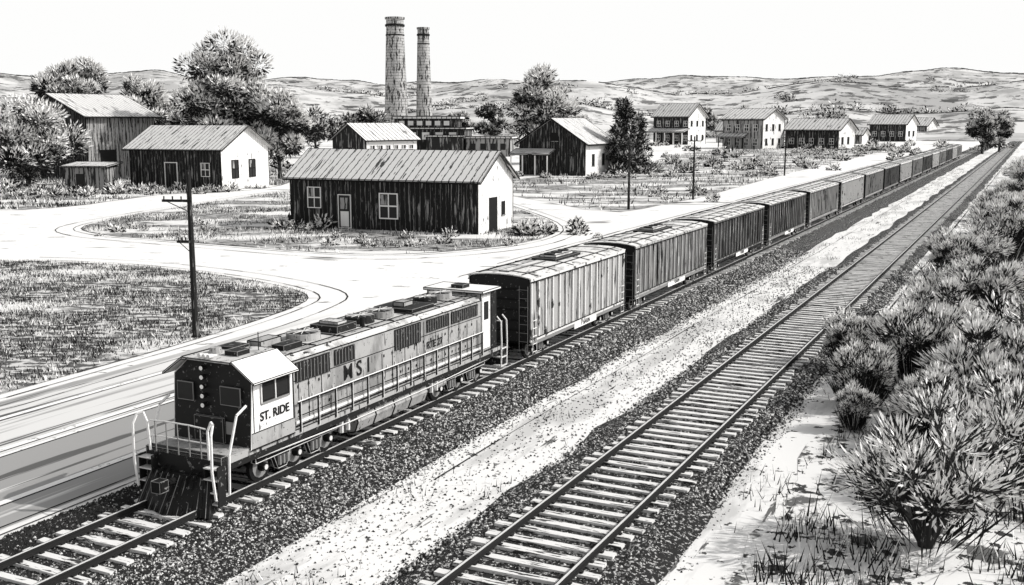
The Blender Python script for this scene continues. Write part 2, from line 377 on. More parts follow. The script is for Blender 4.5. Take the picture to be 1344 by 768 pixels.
# hills
def hh(x,y):
    r=math.hypot(x,y); az=math.atan2(x,y)
    def nz(s,o): return mnoise.fractal(Vector((x/s+o,y/s,o)),1.0,2.0,3)
    a1=mnoise.noise(Vector((az*9,1.3,0))); a2=mnoise.noise(Vector((az*7,5.3,0))); a3=mnoise.noise(Vector((az*7,9.3,0)))
    z=0
    for R,H,Wd,a in((950,19+13*a1,170,0),(1450,48+22*a2,240,0),(2250,92+34*a3,380,0)):
        z=max(z,H*math.exp(-((r-R)/Wd)**2))
    k=min(1,max(0,(r-650)/300))
    return z*(1+.16*nz(240,3.1)) + k*2.5*nz(90,8)-1.5*(1-k)
NR,NA=110,300; vs=[];fs=[]
for i in range(NR):
    r=640+ (2800-640)*(i/(NR-1))
    for j in range(NA):
        az=math.radians(-52+104*j/(NA-1)); x=r*math.sin(az); y=r*math.cos(az); vs.append((x,y,hh(x,y)))
for i in range(NR-1):
    for j in range(NA-1): fs.append((i*NA+j,i*NA+j+1,(i+1)*NA+j+1,(i+1)*NA+j))
mb=MB(); mb.add(vs,fs,'hill_mat'); hl=mb.build('hills')
hl.data.polygons.foreach_set('use_smooth',[True]*len(hl.data.polygons))
mb=MB()
for R0,q in((950,.5),(1450,.75),(2250,1.2)):
    prev=None
    for j in range(520):
        az=math.radians(-40+82*j/519)
        best=max(((hh(r*math.sin(az),r*math.cos(az))-12)/r,r) for r in np.linspace(R0-90,R0+90,7)); r=best[1]
        cur=(r*math.sin(az),r*math.cos(az),hh(r*math.sin(az),r*math.cos(az))+q*.3)
        if prev and (q>1 or mnoise.noise(Vector((az*60,R0,0)))>-.1): mb.tube(prev,cur,q*random.uniform(.5,1.2),q*random.uniform(.5,1.2),3,'leaf_dark')
        prev=cur
mb.build('ridge_scrub')
sp=[]
def tl(n,r0,r1,q0,q1,lines):
    for _ in range(lines):
        az=math.radians(random.uniform(-38,40)); r=random.uniform(r0,r1); daz=random.uniform(-.006,.006)+random.choice([-1,1])*.004; dr=random.uniform(-8,8)
        for i in range(random.randint(int(n*.4),n)):
            x=r*math.sin(az); y=r*math.cos(az)
            az+=daz*random.uniform(.5,1.5); r+=dr
            if abs(x*CT-y*ST+22)<25 or (60<x<320 and y<650) or r<430: continue
            z=hh(x,y) if r>650 else 0
            q=random.uniform(q0,q1); sp.append((x,y,z-1,q,q*random.uniform(.8,1.5)))
tl(14,450,720,2.5,5.5,40); tl(14,700,1000,3,6.5,44); tl(12,1000,1500,3.5,7,34)
blobs('distant_trees',sp,.5,.5,per=50)
sp=[]; tl(10,1300,2200,3,6,60); 
blobs('hill_scrub',sp,.8,.4,per=14)
sp=[]
for (cx,cy,n,sx,sy,q0) in((-23,118.5,5,1.5,1,1.3),(-8,107,14,8,2.5,.8),(3,119,9,3,4,1.1),(-62,182,18,8,3,1.3),(-75,172,25,12,8,1.4),(-40,116,10,5,3,.7),(30,175,10,9,9,1.1),(14,228,10,9,3,1.4),(60,260,20,14,25,1.5),(100,400,30,30,60,2.2),(40,300,25,20,30,2.0),(-30,290,40,20,25,2.2),(180,480,24,40,30,2.4),(140,430,16,18,10,2),(-100,190,20,8,10,1.7)):
    for _ in range(n):
        q=q0*random.uniform(.6,1.3); sp.append((cx+random.gauss(0,sx),cy+random.gauss(0,sy),-.1,q,q*random.uniform(.8,1.2)))
blobs('shrubs',sp,.5,.6,per=130)

# foreground shrubs -----------------------------------------------------
def shrub_meshes(h,r,seed,bare):
    random.seed(seed)
    mb=MB(); Ps=[];Ds=[];Ls=[];Ws=[];Ms=[]
    nl=24 if not bare else 22; K=2.1 if bare else 1.1
    for k in range(nl):
        a=k*2.4+random.uniform(-.3,.3); t=math.sqrt((k+.5)/nl)*1.15
        d=Vector((math.cos(a)*t*r/h*1.1,math.sin(a)*t*r/h*1.1,1)).normalized(); rr=h*random.uniform(.50,.92)*(1-.12*t)
        c=d*rr; lr=h*random.uniform(.09,.17)
        p=Vector((random.uniform(-.06,.06),random.uniform(-.06,.06),-.05)); q=Vector((c.x*.35+random.uniform(-.1,.1),c.y*.35+random.uniform(-.1,.1),c.z*.5)); 
        mb.tube(p,q,.036*K*h/3,.024*K*h/3,5,'bark'); mb.tube(q,c,.024*K*h/3,.010*K*h/3,4,'bark')
        for _ in range(9 if bare else 6):
            dd=(d+Vector(unit(1)[0])*.75).normalized(); b=q+(c-q)*random.random(); e_=b+dd*lr*random.uniform(1.0,2.2); mb.tube(b,e_,.012*K*h/3,.005*K*h/3,3,'bark')
            for _ in range(3):
                d3=(dd+Vector(unit(1)[0])*.6).normalized(); b3=b+(e_-b)*random.uniform(.3,.9); mb.tube(b3,b3+d3*lr*.8,.007*K*h/3,.003*K*h/3,3,'bark')
        n=110 if bare else 260
        dn=unit(n); rad=lr*rng.uniform(.25,1.05,n)**.6*(1.2 if bare else 1)
        P=np.array(c)+dn*rad[:,None]; D=dn*.8+np.array(d)*.9+unit(n)*.2; D/=np.linalg.norm(D,axis=1)[:,None]
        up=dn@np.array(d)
        lw=((up>-.05)&(rad>lr*.5)&(rng.random(n)<.92)) if not bare else (rng.random(n)<.93)  # full shrubs: white upper shell, dark inside, light and shade put into colour
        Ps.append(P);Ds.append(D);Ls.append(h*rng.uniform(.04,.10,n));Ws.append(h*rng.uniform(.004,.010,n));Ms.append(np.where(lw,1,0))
    nb=800 if not bare else 90; a=rng.uniform(0,6.28,nb); t=rng.uniform(.1,1.45,nb)*r/h; D2=np.stack([np.cos(a)*t,np.sin(a)*t,np.ones(nb)],1); D2/=np.linalg.norm(D2,axis=1)[:,None]
    q=rng.uniform(0,.45,nb)*r; P2=np.stack([np.cos(a)*q,np.sin(a)*q,np.zeros(nb)],1)
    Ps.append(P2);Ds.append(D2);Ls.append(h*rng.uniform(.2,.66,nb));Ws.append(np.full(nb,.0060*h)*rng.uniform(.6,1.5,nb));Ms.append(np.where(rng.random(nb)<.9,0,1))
    V=kites(*[np.concatenate(q) for q in(Ps,Ds,Ls,Ws)]).reshape(-1,3)
    return mb,np_mesh('foliage',V,4,np.concatenate(Ms),['leaf_dark','leaf_white'])
VAR=[]
for k in range(6):
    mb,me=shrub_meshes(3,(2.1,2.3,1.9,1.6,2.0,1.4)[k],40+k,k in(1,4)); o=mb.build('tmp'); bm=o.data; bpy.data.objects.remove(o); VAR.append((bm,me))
random.seed(11)
def shrub(x,y,h,v,rz=None,nm='sagebrush'):
    e=empty(nm,(x,y,0),random.uniform(0,6.28) if rz is None else rz); w_=random.uniform(.85,1.15); e.scale=(h/3*w_,h/3*w_,h/3)
    obj('branches',VAR[v][0],parent=e); obj('foliage',VAR[v][1],parent=e)
placed=[]
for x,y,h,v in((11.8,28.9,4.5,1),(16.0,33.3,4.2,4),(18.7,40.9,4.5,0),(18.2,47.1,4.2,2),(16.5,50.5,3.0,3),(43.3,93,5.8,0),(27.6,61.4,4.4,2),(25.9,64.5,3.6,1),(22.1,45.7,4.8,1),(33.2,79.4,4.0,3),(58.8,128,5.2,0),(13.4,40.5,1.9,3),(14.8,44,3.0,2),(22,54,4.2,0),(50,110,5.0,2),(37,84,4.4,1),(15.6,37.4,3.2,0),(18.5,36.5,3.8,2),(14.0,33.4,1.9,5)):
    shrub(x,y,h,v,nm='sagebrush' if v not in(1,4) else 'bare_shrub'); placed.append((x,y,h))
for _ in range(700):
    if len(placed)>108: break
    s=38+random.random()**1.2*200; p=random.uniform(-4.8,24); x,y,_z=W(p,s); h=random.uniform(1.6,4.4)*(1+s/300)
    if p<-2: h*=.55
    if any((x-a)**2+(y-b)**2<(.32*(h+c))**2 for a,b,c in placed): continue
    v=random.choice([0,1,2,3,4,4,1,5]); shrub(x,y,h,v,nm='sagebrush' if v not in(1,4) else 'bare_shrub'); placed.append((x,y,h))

# ---------------------------------------------------------------- buildings
def building(name,ox,oy,rot,L,Wd,he,hr,over=.5,front='board_dark',end='wall_white',roof='roof_tin',feat=(),ink=.05,thick=.18,e0=None,back=None):
    e=empty(name,(ox,oy,0),rot); mb=MB()
    y2=Wd/2
    mb.add([(0,0,-.2),(L,0,-.2),(L,0,he),(0,0,he)],[(0,1,2,3)],front)
    mb.add([(0,Wd,-.2),(L,Wd,-.2),(L,Wd,he),(0,Wd,he)],[(0,3,2,1)],back or front)
    for x,m in((0,e0 or end),(L,end)):  # ends and fronts differ in tone: sun and shade put into colour
        mb.add([(x,0,-.2),(x,Wd,-.2),(x,Wd,he),(x,y2,hr),(x,0,he)],[(0,1,2,3,4)],m)
    for x in(0,L):
        for y in(0,Wd): mb.tube((x,y,0),(x,y,he),ink,ink,4,'ink')
    mb.build('walls',e)
    mb=MB(); sl=(hr-he)/y2; ye=-over; ze=he-sl*over
    for a,b in(((ye,ze),(y2,hr)),((Wd-ye,ze),(y2,hr))):
        vs=[(-over,a[0],a[1]+.05),(L+over,a[0],a[1]+.05),(L+over,b[0],b[1]+.05),(-over,b[0],b[1]+.05)]
        vs+=[(x,y,z+thick) for x,y,z in vs]
        if a[0]>b[0]: vs=[vs[i] for i in(3,2,1,0,7,6,5,4)]
        mb.hexa(vs,roof)
        for i,j in((0,1),(1,2),(3,0)): mb.tube(vs[i],vs[j],ink*1.5,ink*1.5,4,'ink')
        for i,j in((4,5),(5,6),(6,7),(7,4)): mb.tube(vs[i],vs[j],ink*.6,ink*.6,4,'ink')
    mb.build('roof',e)
    mw=MB(); md=MB()
    def fb(m,face,u0,u1,z0_,z1_,d0,d1,mat):
        if face=='F': m.box(u0,u1,-d1,-d0,z0_,z1_,mat)
        elif face=='B': m.box(u0,u1,Wd+d0,Wd+d1,z0_,z1_,mat)
        elif face=='E1': m.box(L+d0,L+d1,u0,u1,z0_,z1_,mat)
        else: m.box(-d1,-d0,u0,u1,z0_,z1_,mat)
    for ft in feat:
        face,u,z,w,h,kind=ft[:6]; t=max(.06,w*.06)
        M=mw if kind!='door' else md
        fr='paper_white' if (face=='F' or kind=='wdoor') else 'ink'
        if kind=='dark': fb(M,face,u,u+w,z,z+h,.0,.05,'ink'); fb(M,face,u-t,u+w+t,z-t*1.6,z-.01,.002,.14,'board_mid'); continue
        fb(M,face,u,u+w,z,z+h,.002,.05,'glass_dark')
        fb(M,face,u-t,u,z-t,z+h+t,.0,.12,fr); fb(M,face,u+w,u+w+t,z-t,z+h+t,.0,.12,fr)
        fb(M,face,u,u+w,z+h,z+h+t,.0,.121,fr); fb(M,face,u,u+w,z-t,z,.0,.15,fr)
        if kind=='win': fb(M,face,u+w*.47,u+w*.53,z,z+h,.05,.09,fr); fb(M,face,u,u+w,z+h*.47,z+h*.53,.05,.088,fr); fb(M,face,u,u+w*.46,z+h*.55,z+h*.97,.05,.06,'board_mid')
        if kind=='wdoor': fb(M,face,u+w*.15,u+w*.85,z+.1,z+h*.5,.05,.09,'paper_white'); fb(M,face,u+w*.15,u+w*.85,z+h*.57,z+h*.92,.05,.09,'board_mid')
        if kind=='door': fb(M,face,u+w*.1,u+w*.9,z+.05,z+h*.95,.05,.08,'board_dark')
    if mw.v: mw.build('windows',e)
    if md.v: md.build('door',e)
    return e
R=math.radians
building('wooden_warehouse',-25.3,122.1,R(-22.7),23.5,9.6,5.7,8.5,.6,'board_dark','wall_white','roof_tin',
   [('F',2.4,2.3,1.6,2.2,'win'),('F',6.4,.15,1.5,3.6,'wdoor'),('F',11.7,1.4,2.1,2.6,'win'),('E1',2.9,0,2.2,3.7,'dark'),('E1',6.3,1.6,1.0,1.5,'dark')],ink=.06)
building('wooden_cottage',-68.2,191.7,R(-19.3),19,15.1,7.2,10.9,.9,'board_dark','wall_white','roof_tin',
   [('F',7.5,0,2.4,4.6,'door'),('F',15,2.4,1.6,2.2,'win'),('E1',3.2,2,1.9,3,'win'),('E1',8.6,2,1.9,3,'win')],ink=.07)
building('wooden_barn',-86,218,R(60),17.5,21,13,17.3,1.2,'board_mid','board_dark','roof_tin',
   [('F',3,0,4,6,'dark')],ink=.08)
e=empty('wooden_shed',(-78,187,0),R(-6)); mb=MB(); mb.box(0,7.4,0,5,-.1,3.9,'board_mid',.05); mb.build('walls',e)
mb=MB(); mb.hexa([(-.6,-.8,3.95),(8,-.8,3.95),(8,5.5,4.5),(-.6,5.5,4.5),(-.6,-.8,4.15),(8,-.8,4.15),(8,5.5,4.7),(-.6,5.5,4.7)],'roof_tin',.07); mb.build('roof',e)
mb=MB(); mb.box(2,3.4,-.08,0.001,0,2.8,'glass_dark'); mb.build('door',e)
building('factory_hall',-42.8,316,R(50),21,14.8,6.5,11,1,'wall_white_far','board_dark_far','roof_tin_far',
   [('F',1.5+i*3.2,2.2,1.8,2.4,'win') for i in range(6)]+[('E0',6,0,3,4,'dark')],ink=.1)
e=empty('factory_building',(-41,365,0),R(-6)); mb=MB()
mb.box(0,25,0,18,-.2,9,'board_dark_far',.12); mb.box(-.8,25.8,-.8,18.8,9.05,9.6,'roof_tin_far',.12); mb.box(1,22,4,14,9.6,12.4,'board_dark_far',.1); mb.box(0,23,3,15,12.45,13.3,'roof_tin_far',.12)
mb.box(13,25,-5,-.05,-.2,6.5,'board_dark_far',.1); mb.box(12.5,25.5,-5.6,-.85,6.55,7.1,'roof_tin_far',.1)
for i in range(6): mb.box(2+i*3.1,3.9+i*3.1,3.9,3.99,10.3,11.8,'paper_white')
for i in range(5): mb.box(1.5+i*4.6,4+i*4.6,-.1,-.005,5.6,8,'paper_white')
mb.build('walls_and_roof',e)
e=empty('flat_roof_workshop',(-15.5,362,0),R(-8)); mb=MB(); mb.box(0,15,0,12,-.2,5.9,'board_mid_far',.1); mb.box(-.7,15.7,-.7,12.7,5.95,6.6,'roof_tin_far',.12)
for i in range(4): mb.box(1.5+i*3.4,3.3+i*3.4,-.12,-.005,2.2,4.3,'glass_dark')
mb.build('walls_and_roof',e)
b=building('farm_house',16,234.2,R(65.2),18.5,15.7,7.2,12.3,1.0,'wall_white','board_dark','roof_tin',
   [('F',4,2.0,1.7,2.6,'dark'),('F',10.5,2.0,1.7,2.6,'dark'),('E0',2.2,0,2.2,4.4,'door'),('E0',6.5,7.5,1.6,1.8,'dark')],ink=.09,e0='board_dark')
mb=MB(); mb.hexa([(-4.2,7,4.5),(-.05,7,5.6),(-.05,16.5,5.6),(-4.2,16.5,4.5),(-4.2,7,4.75),(-.05,7,5.85),(-.05,16.5,5.85),(-4.2,16.5,4.75)],'roof_tin',.08)
for y in(7.4,10.3,13.3,16.1): mb.tube((-3.9,y,0),(-3.9,y,4.6),.16,.16,5,'paper_white')
mb.build('porch',b)
def house(nm,ox,oy,L,Wd,he,hr,f,e_,feats,rot=-40): return building(nm,ox,oy,R(rot),L,Wd,he,hr,1.2,f,e_,'roof_tin_far',feats,ink=.14,thick=.4)
h2=[('F',2+i*5.2,z,2.0,2.6,'win') for i in range(4) for z in(2,9)]+[('E1',2.5+i*5.5,z,1.8,2.8,'dark') for i in range(3) for z in(2,9)]
b=house('two_storey_house',72.1,549,20,17.4,14.2,20,'board_dark_far','wall_white_far',[f for f in h2 if f[1]<18])
mb=MB(); mb.hexa([(-1,-6,6),(21,-6,6),(21,-.1,7.6),(-1,-.1,7.6),(-1,-6,6.5),(21,-6,6.5),(21,-.1,8.1),(-1,-.1,8.1)],'roof_tin_far',.12)
for x in(0,5,10,15,20): mb.tube((x,-5.6,0),(x,-5.6,6.1),.3,.3,5,'paper_white')
mb.build('porch',b)
b=house('two_storey_house',90.8,464,18.6,20,12.6,16.6,'board_mid_far','wall_white_far',[('F',1.8+i*4.2,z,1.8,2.6,'win') for i in range(4) for z in(1.6,7.6)]+[('E1',2.5+i*6,z,2.0,2.8,'dark') for i in range(3) for z in(1.6,7.6)])
mb=MB(); mb.hexa([(-1,-4,4.8),(12,-4,4.8),(12,-.1,6.2),(-1,-.1,6.2),(-1,-4,5.2),(12,-4,5.2),(12,-.1,6.6),(-1,-.1,6.6)],'roof_tin_far',.1)
for x in(0,4,8,11.5): mb.tube((x,-3.7,0),(x,-3.7,4.9),.25,.25,5,'ink')
mb.build('porch',b)
b=house('long_house',118.6,467.4,24,17,8.2,12.4,'board_dark_far','wall_white_far',[('F',2+i*4.5,2,1.9,2.4,'win') for i in range(5)]+[('E1',3,2,2.2,3,'dark'),('E1',9,2,2.2,3,'dark')])
b=house('village_house',208,627.5,21,18,10,15,'board_dark_far','wall_white_far',[('F',2+i*5,3,2.2,2.6,'win') for i in range(4)]+[('E1',4,3,3,3,'dark'),('E1',11,3,3,3,'dark')])
b=house('village_house',266,729,14,20,8.5,13.5,'board_mid_far','wall_white_far',[('F',2+i*4,3,2.2,3,'win') for i in range(3)])
b=house('village_house',112,590,12,10,7,11,'wall_white_far','wall_white_far',[('F',2,2,2,3,'dark'),('F',7,2,2,3,'dark')])
b=house('village_house',170,560,12,9,5,8,'board_mid_far','wall_white_far',[('F',2,2,2,2,'dark')])
def stack(x,y,h,r0,r1):
    e=empty('factory_chimney',(x,y,0)); mb=MB(); n=24
    zs=[0,h*.3,h*.6,h*.93]
    for i in range(3):
        mb.tube((0,0,zs[i]),(0,0,zs[i+1]),r0+(r1-r0)*zs[i]/h,r0+(r1-r0)*zs[i+1]/h,n,'brick_stack')
    mb.tube((0,0,h*.93),(0,0,h*.945),r1*1.16,r1*1.16,n,'ink',True); mb.tube((0,0,h*.945),(0,0,h*.985),r1*1.03,r1*1.03,n,'brick_stack'); mb.tube((0,0,h*.985),(0,0,h),r1*1.17,r1*1.17,n,'board_mid_far',True)
    mb.tube((0,0,h*.86),(0,0,h*.868),r1*1.12,r1*1.12,n,'ink',True)
    mb.tube((0,0,h),(0,0,h+.05),r1*.85,r1*.85,n,'ink',True)
    mb.build('shaft',e)
stack(-54,505,58.8,5.9,3.9); stack(-41.2,508,54.5,4.2,2.6)

# ---------------------------------------------------------------- telegraph poles
def pole(x,y,h,arms,rz):
    e=empty('telegraph_pole',(x,y,0),rz); mb=MB(); mb.tube((0,0,-.3),(0,0,h),.19,.12,8,'pole_wood',True); mb.build('post',e)
    mb=MB()
    for z,w,off in arms:
        mb.box(off-w/2,off+w/2,-.24,-.12,z-.07,z+.07,'pole_wood')
        for k in range(4):
            xx=off-w/2+.1+k*(w-.2)/3; mb.tube((xx,-.18,z+.07),(xx,-.18,z+.24),.035,.045,5,'ink',True)
        mb.tube((off-w*.35,-.14,z-.05),(0,-.14,z-.6),.025,.025,4,'ink')
    mb.build('crossarms',e)
pole(-17.7,58.6,9.3,[(7.65,1.7,-.65),(5.4,.8,-.35)],R(-8))
pole(15.9,145.5,9.6,[(8.8,1.6,0),(7.9,1.2,0)],R(60))
pole(27.8,164,9.6,[(8.9,2.2,0),(7.8,2.0,0),(6.2,1.0,-.3)],R(-10))
pole(60,236,9,[(8.2,2,0)],R(-20))

# ---------------------------------------------------------------- train
def text(parent,s,x,y,z,size,mat,side=1):
    c=bpy.data.curves.new('lettering','FONT'); c.body=s; c.size=size; c.extrude=.004; c.offset=.008; c.align_x='CENTER'
    c.materials.append(MATS[mat]); o=bpy.data.objects.new('lettering',c); COL.objects.link(o); o.parent=parent
    o.location=(x,y,z); o.rotation_euler=(R(90),0,R(90) if side>0 else R(-90)); return o
def truck(mb,yc,half,nw,rw=.46,g=1.0):
    sp_=2*half*.8/(nw-1)
    for i in range(nw):
        y=yc-half*.8+i*sp_
        for sx in(-1,1):
            mb.tube((sx*(g-.09),y,rw),(sx*(g+.05),y,rw),rw,rw,20,'under',True)
            mb.tube((sx*(g+.05),y,rw),(sx*(g+.07),y,rw),rw*.72,rw*.72,16,'stone_grey',True)
            mb.tube((sx*(g+.05),y,rw),(sx*(g+.30),y,rw),.16,.14,8,'under',True); mb.tube((sx*(g+.30),y,rw),(sx*(g+.32),y,rw),.09,.09,8,'steel_light',True)
        mb.tube((-g,y,rw),(g,y,rw),.08,.08,6,'under')
    for sx in(-1,1):
        x0,x1=sorted((sx*(g+.10),sx*(g+.26)))
        mb.box(x0,x1,yc-half,yc+half,rw+.22,rw+.40,'under',.015,'steel_light')
        for i in range(nw-1):
            y=yc-half*.8+(i+.5)*sp_
            mb.hexa([(x0,y-.22,rw-.25),(x1,y-.22,rw-.25),(x1,y+.22,rw-.25),(x0,y+.22,rw-.25),(x0,y-.42,rw+.22),(x1,y-.42,rw+.22),(x1,y+.42,rw+.22),(x0,y+.42,rw+.22)],'under',.012,'steel_light')
            for k in(-.2,0,.2):
                mb.tube((sx*(g+.3),y+k,rw-.12),(sx*(g+.3),y+k,rw+.2),.07,.07,6,'stone_grey')
    mb.box(-g+.1,g-.1,yc-.3,yc+.3,.3,.85,'under')

def locomotive():
    e=empty('diesel_locomotive',W(LC,23.6,.475),TROT)
    DZ=.42
    mb=MB(); truck(mb,4.3,2.2,3,.52); truck(mb,15.6,2.2,3,.52)
    mb.box(-1.45,1.45,.5,19.2,1.0,1.36,'loco_black')
    for sx in(-1,1):
        a,b_=sorted((sx*1.452,sx*1.50)); mb.box(a,b_,.5,19.2,1.22,1.37,'car_light')
        for y in(6.7,7.1,13.0,13.4): mb.tube((sx*1.3,y,1.0),(sx*1.3,y,.55),.09,.09,6,'steel_light',True)
        mb.path([(sx*1.4,2,.98),(sx*1.42,7,.86),(sx*1.42,13,.86),(sx*1.4,18,.98)],.025,5,'steel_light')
    pr=[(-1.3,1.0),(-1.4,.7),(-1.25,.32),(-.8,.2),(.8,.2),(1.25,.32),(1.4,.7),(1.3,1.0)]
    n=len(pr); vs=[(x,7.6,z) for x,z in pr]+[(x,12.6,z) for x,z in pr]
    mb.add(vs,[(i,i+1,n+i+1,n+i) for i in range(n-1)]+[tuple(range(n))[::-1],tuple(range(n,2*n))],'loco_grey')
    for y in(7.6,8.8,10.1,11.3,12.6): mb.path([(x*1.01,y,z) for x,z in pr],.03,4,'ink')
    mb.tube((1.15,13.2,.75),(1.15,14.2,.75),.2,.2,10,'loco_grey',True)
    mb.build('underframe_and_trucks',e)
    mb=MB(); mb.box(-1.5,1.5,.25,.5,.35,1.5,'loco_black',.012,'stone_grey')
    mb.hexa([(-1.45,-.35,-.22),(1.45,-.35,-.22),(1.3,.2,-.22),(-1.3,.2,-.22),(-1.2,.1,.85),(1.2,.1,.85),(1.2,.24,.85),(-1.2,.24,.85)],'loco_black')
    mb.add([(0,-.75,-.2),(1.45,-.33,-.2),(1.2,.09,.85),(0,-.05,.85)],[(0,1,2,3)],'loco_black'); mb.add([(0,-.75,-.2),(0,-.05,.85),(-1.2,.09,.85),(-1.45,-.33,-.2)],[(0,1,2,3)],'loco_black')
    for k in range(-9,10):
        x=k*.15; a=abs(k)/9.6
        mb.tube((x,-.77+.42*a,-.2),(x*.83,-.07+.14*a,.86),.014,.014,4,'stone_grey' if k%2 else 'ink')
    mb.tube((0,.3,.72),(0,-.75,.72),.1,.1,8,'under',True); mb.box(-.17,.17,-.95,-.6,.55,.9,'under',.010,'stone_grey')
    for sx in(-.7,-.45,.45,.7): mb.path([(sx,.2,1.0),(sx,-.12,.8),(sx,-.2,.4),(sx+.05,-.1,.2)],.035,5,'ink')
    for sx in(-1,1):
        for z in(.1,.45,.85,1.2): 
            x0,x1=sorted((sx*1.05,sx*1.55)); mb.box(x0,x1,-.05,.35,z,z+.04,'steel_light')
        for xx in(1.05,1.56): mb.box(min(sx*xx,sx*xx+.03),max(sx*xx,sx*xx+.03),-.03,.3,.05,1.3,'loco_black')
    mb.box(-1.5,1.5,.25,1.6,1.37,1.45,'loco_grey')
    mb.build('pilot_and_plow',e)
    mb=MB(); r=.026
    for sx in(-1,1):
        x=sx*1.55; mb.path([(x,-.1,.3),(x,-.22,1.2),(x,-.2,2.3),(x-sx*.05,-.05,2.6),(x-sx*.2,.05,2.65),(x-sx*.35,.05,2.35),(x-sx*.38,.1,1.45)],.042,6,'paper_white')
        mb.path([(x,.5,.3),(x,.55,1.5),(x,.95,2.65),(x,1.4,2.85)],.042,6,'paper_white')
    mb.path([(-1.1,.08,2.4),(-.5,.05,2.45),(.5,.05,2.45),(1.1,.08,2.4)],r,5,'steel_light'); mb.path([(-1.1,.08,1.95),(1.1,.08,1.95)],r*.8,5,'steel_light')
    for x in(-.9,-.45,0,.45,.9): mb.tube((x,.07,1.45),(x,.06,2.43),r*.8,r*.8,5,'stone_grey')
    for sx in(-1,1):
        x=sx*1.52; mb.path([(x,4.0,2.3),(x,17.2,2.3)],.03,5,'ink'); mb.path([(x,4.0,1.85),(x,17.2,1.85)],.02,4,'ink')
        mb.path([(x+sx*.01,4.0,2.345),(x+sx*.01,17.2,2.345)],.02,4,'paper_white')
        for i in range(14): mb.tube((x,4.1+i*1.0,1.3),(x,4.1+i*1.0,2.32),.03,.03,5,'ink'); mb.tube((x+sx*.03,4.14+i*1.0,1.3),(x+sx*.03,4.14+i*1.0,2.32),.013,.013,4,'paper_white')
        for y0 in(18.95,19.5):
            mb.path([(sx*1.52,y0,.4),(sx*1.55,y0,1.5),(sx*1.52,y0,2.5),(sx*1.35,y0-.1,2.75)],.036,6,'paper_white')
        for z in(.4,.8,1.2): mb.box(min(sx*1.1,sx*1.55),max(sx*1.1,sx*1.55),18.95,19.5,z,z+.05,'steel_light')
    mb.path([(-1.3,19.55,2.4),(1.3,19.55,2.4)],r,5,'steel_light'); mb.box(-1.5,1.5,19.2,19.4,.35,1.4,'loco_black')
    mb.build('handrails',e)
    zs,zt_=3.1+DZ,3.66+DZ
    mb=MB(); c=1.56; y0,y1=1.55,3.75
    prof=[(-c,1.37),(c,1.37),(c,zs),(.95,zt_-.02),(-.95,zt_-.02),(-c,zs)]
    n=len(prof); vs=[(x,y0+(.14 if z>3 else 0),z) for x,z in prof]+[(x,y1,z) for x,z in prof]
    mb.add(vs,[tuple(range(n))],'loco_black'); mb.add(vs,[tuple(range(n,2*n))[::-1]],'loco_black')
    mb.add(vs,[(1,2,n+2,n+1),(5,0,n,n+5)],'loco_white'); mb.add(vs,[(2,3,n+3,n+2),(4,5,n+5,n+4),(3,4,n+4,n+3)],'loco_roof')
    for i in range(n):
        mb.tube(vs[i],vs[(i+1)%n],.014,.014,4,'steel_light'); mb.tube(vs[i],vs[n+i],.025,.025,4,'ink')
    for sx in(-1,1):
        a,b_=sorted((sx*c,sx*(c+.012))); mb.box(a,b_,y0+.05,y1,1.40,1.86,'loco_grey'); mb.box(a,b_,y0+.05,y1,1.87,1.90,'ink'); mb.box(a,b_,y1-.06,y1,1.91,zs,'ink'); mb.box(a,b_,y0+.16,y0+.19,1.91,zs,'ink')
    mb.build('cab',e)
    mb=MB()
    for sx in(-1,1):
        q=[(sx*.98,y0-.1,zt_+.02),(sx*1.84,y0-.1,zs-.02),(sx*1.84,y1-.05,zs-.02),(sx*.98,y1-.05,zt_+.02)]
        vs=q+[(x,y,z+.06) for x,y,z in q]
        if sx<0: vs=[vs[i] for i in(3,2,1,0,7,6,5,4)]
        mb.hexa(vs,'loco_white',.016)
    zr_=zt_+.06
    mb.box(-.98,.98,y0-.15,y1,zt_-.01,zr_,'loco_roof',.016); 
    mb.tube((-.45,2.4,zr_),(-.45,2.4,zr_+.18),.22,.18,12,'loco_grey',True); mb.box(.1,.6,2.2,2.8,zr_,zr_+.16,'loco_black',.010,'stone_grey')
    mb.box(-.8,-.1,2.9,3.6,zr_,zr_+.1,'loco_black',.010,'stone_grey')
    for k in range(3): mb.tube((-.2+k*.18,1.75,zr_+.1),(-.2+k*.18,1.35,zr_+.13),.03,.07,8,'steel_light',True)
    mb.tube((.55,3.3,zr_),(.55,3.3,zr_+.6),.015,.015,4,'ink')
    mb.build('cab_roof',e)
    mb=MB()
    wz0,wz1=2.75,3.3
    for x0,x1 in((-1.3,-.7),(.45,1.2)):
        mb.box(x0-.03,x1+.03,y0-.02,y0+.01,wz0-.03,wz1+.03,'stone_grey'); mb.box(x0,x1,y0-.035,y0-.021,wz0,wz1,'glass_dark')
    for k in range(5): mb.tube((-.22,y0-.12,3.85-k*.30),(-.22,y0+.05,3.85-k*.30),.085,.085,12,'under',True); mb.tube((-.22,y0-.13,3.85-k*.30),(-.22,y0-.121,3.85-k*.30),.07,.07,12,'lamp_glass',True)
    mb.box(-.6,.55,y0-.10,y0,1.5,2.3,'loco_black',.009,'stone_grey'); mb.box(.62,.9,y0-.03,y0,1.8,2.2,'stone_grey')
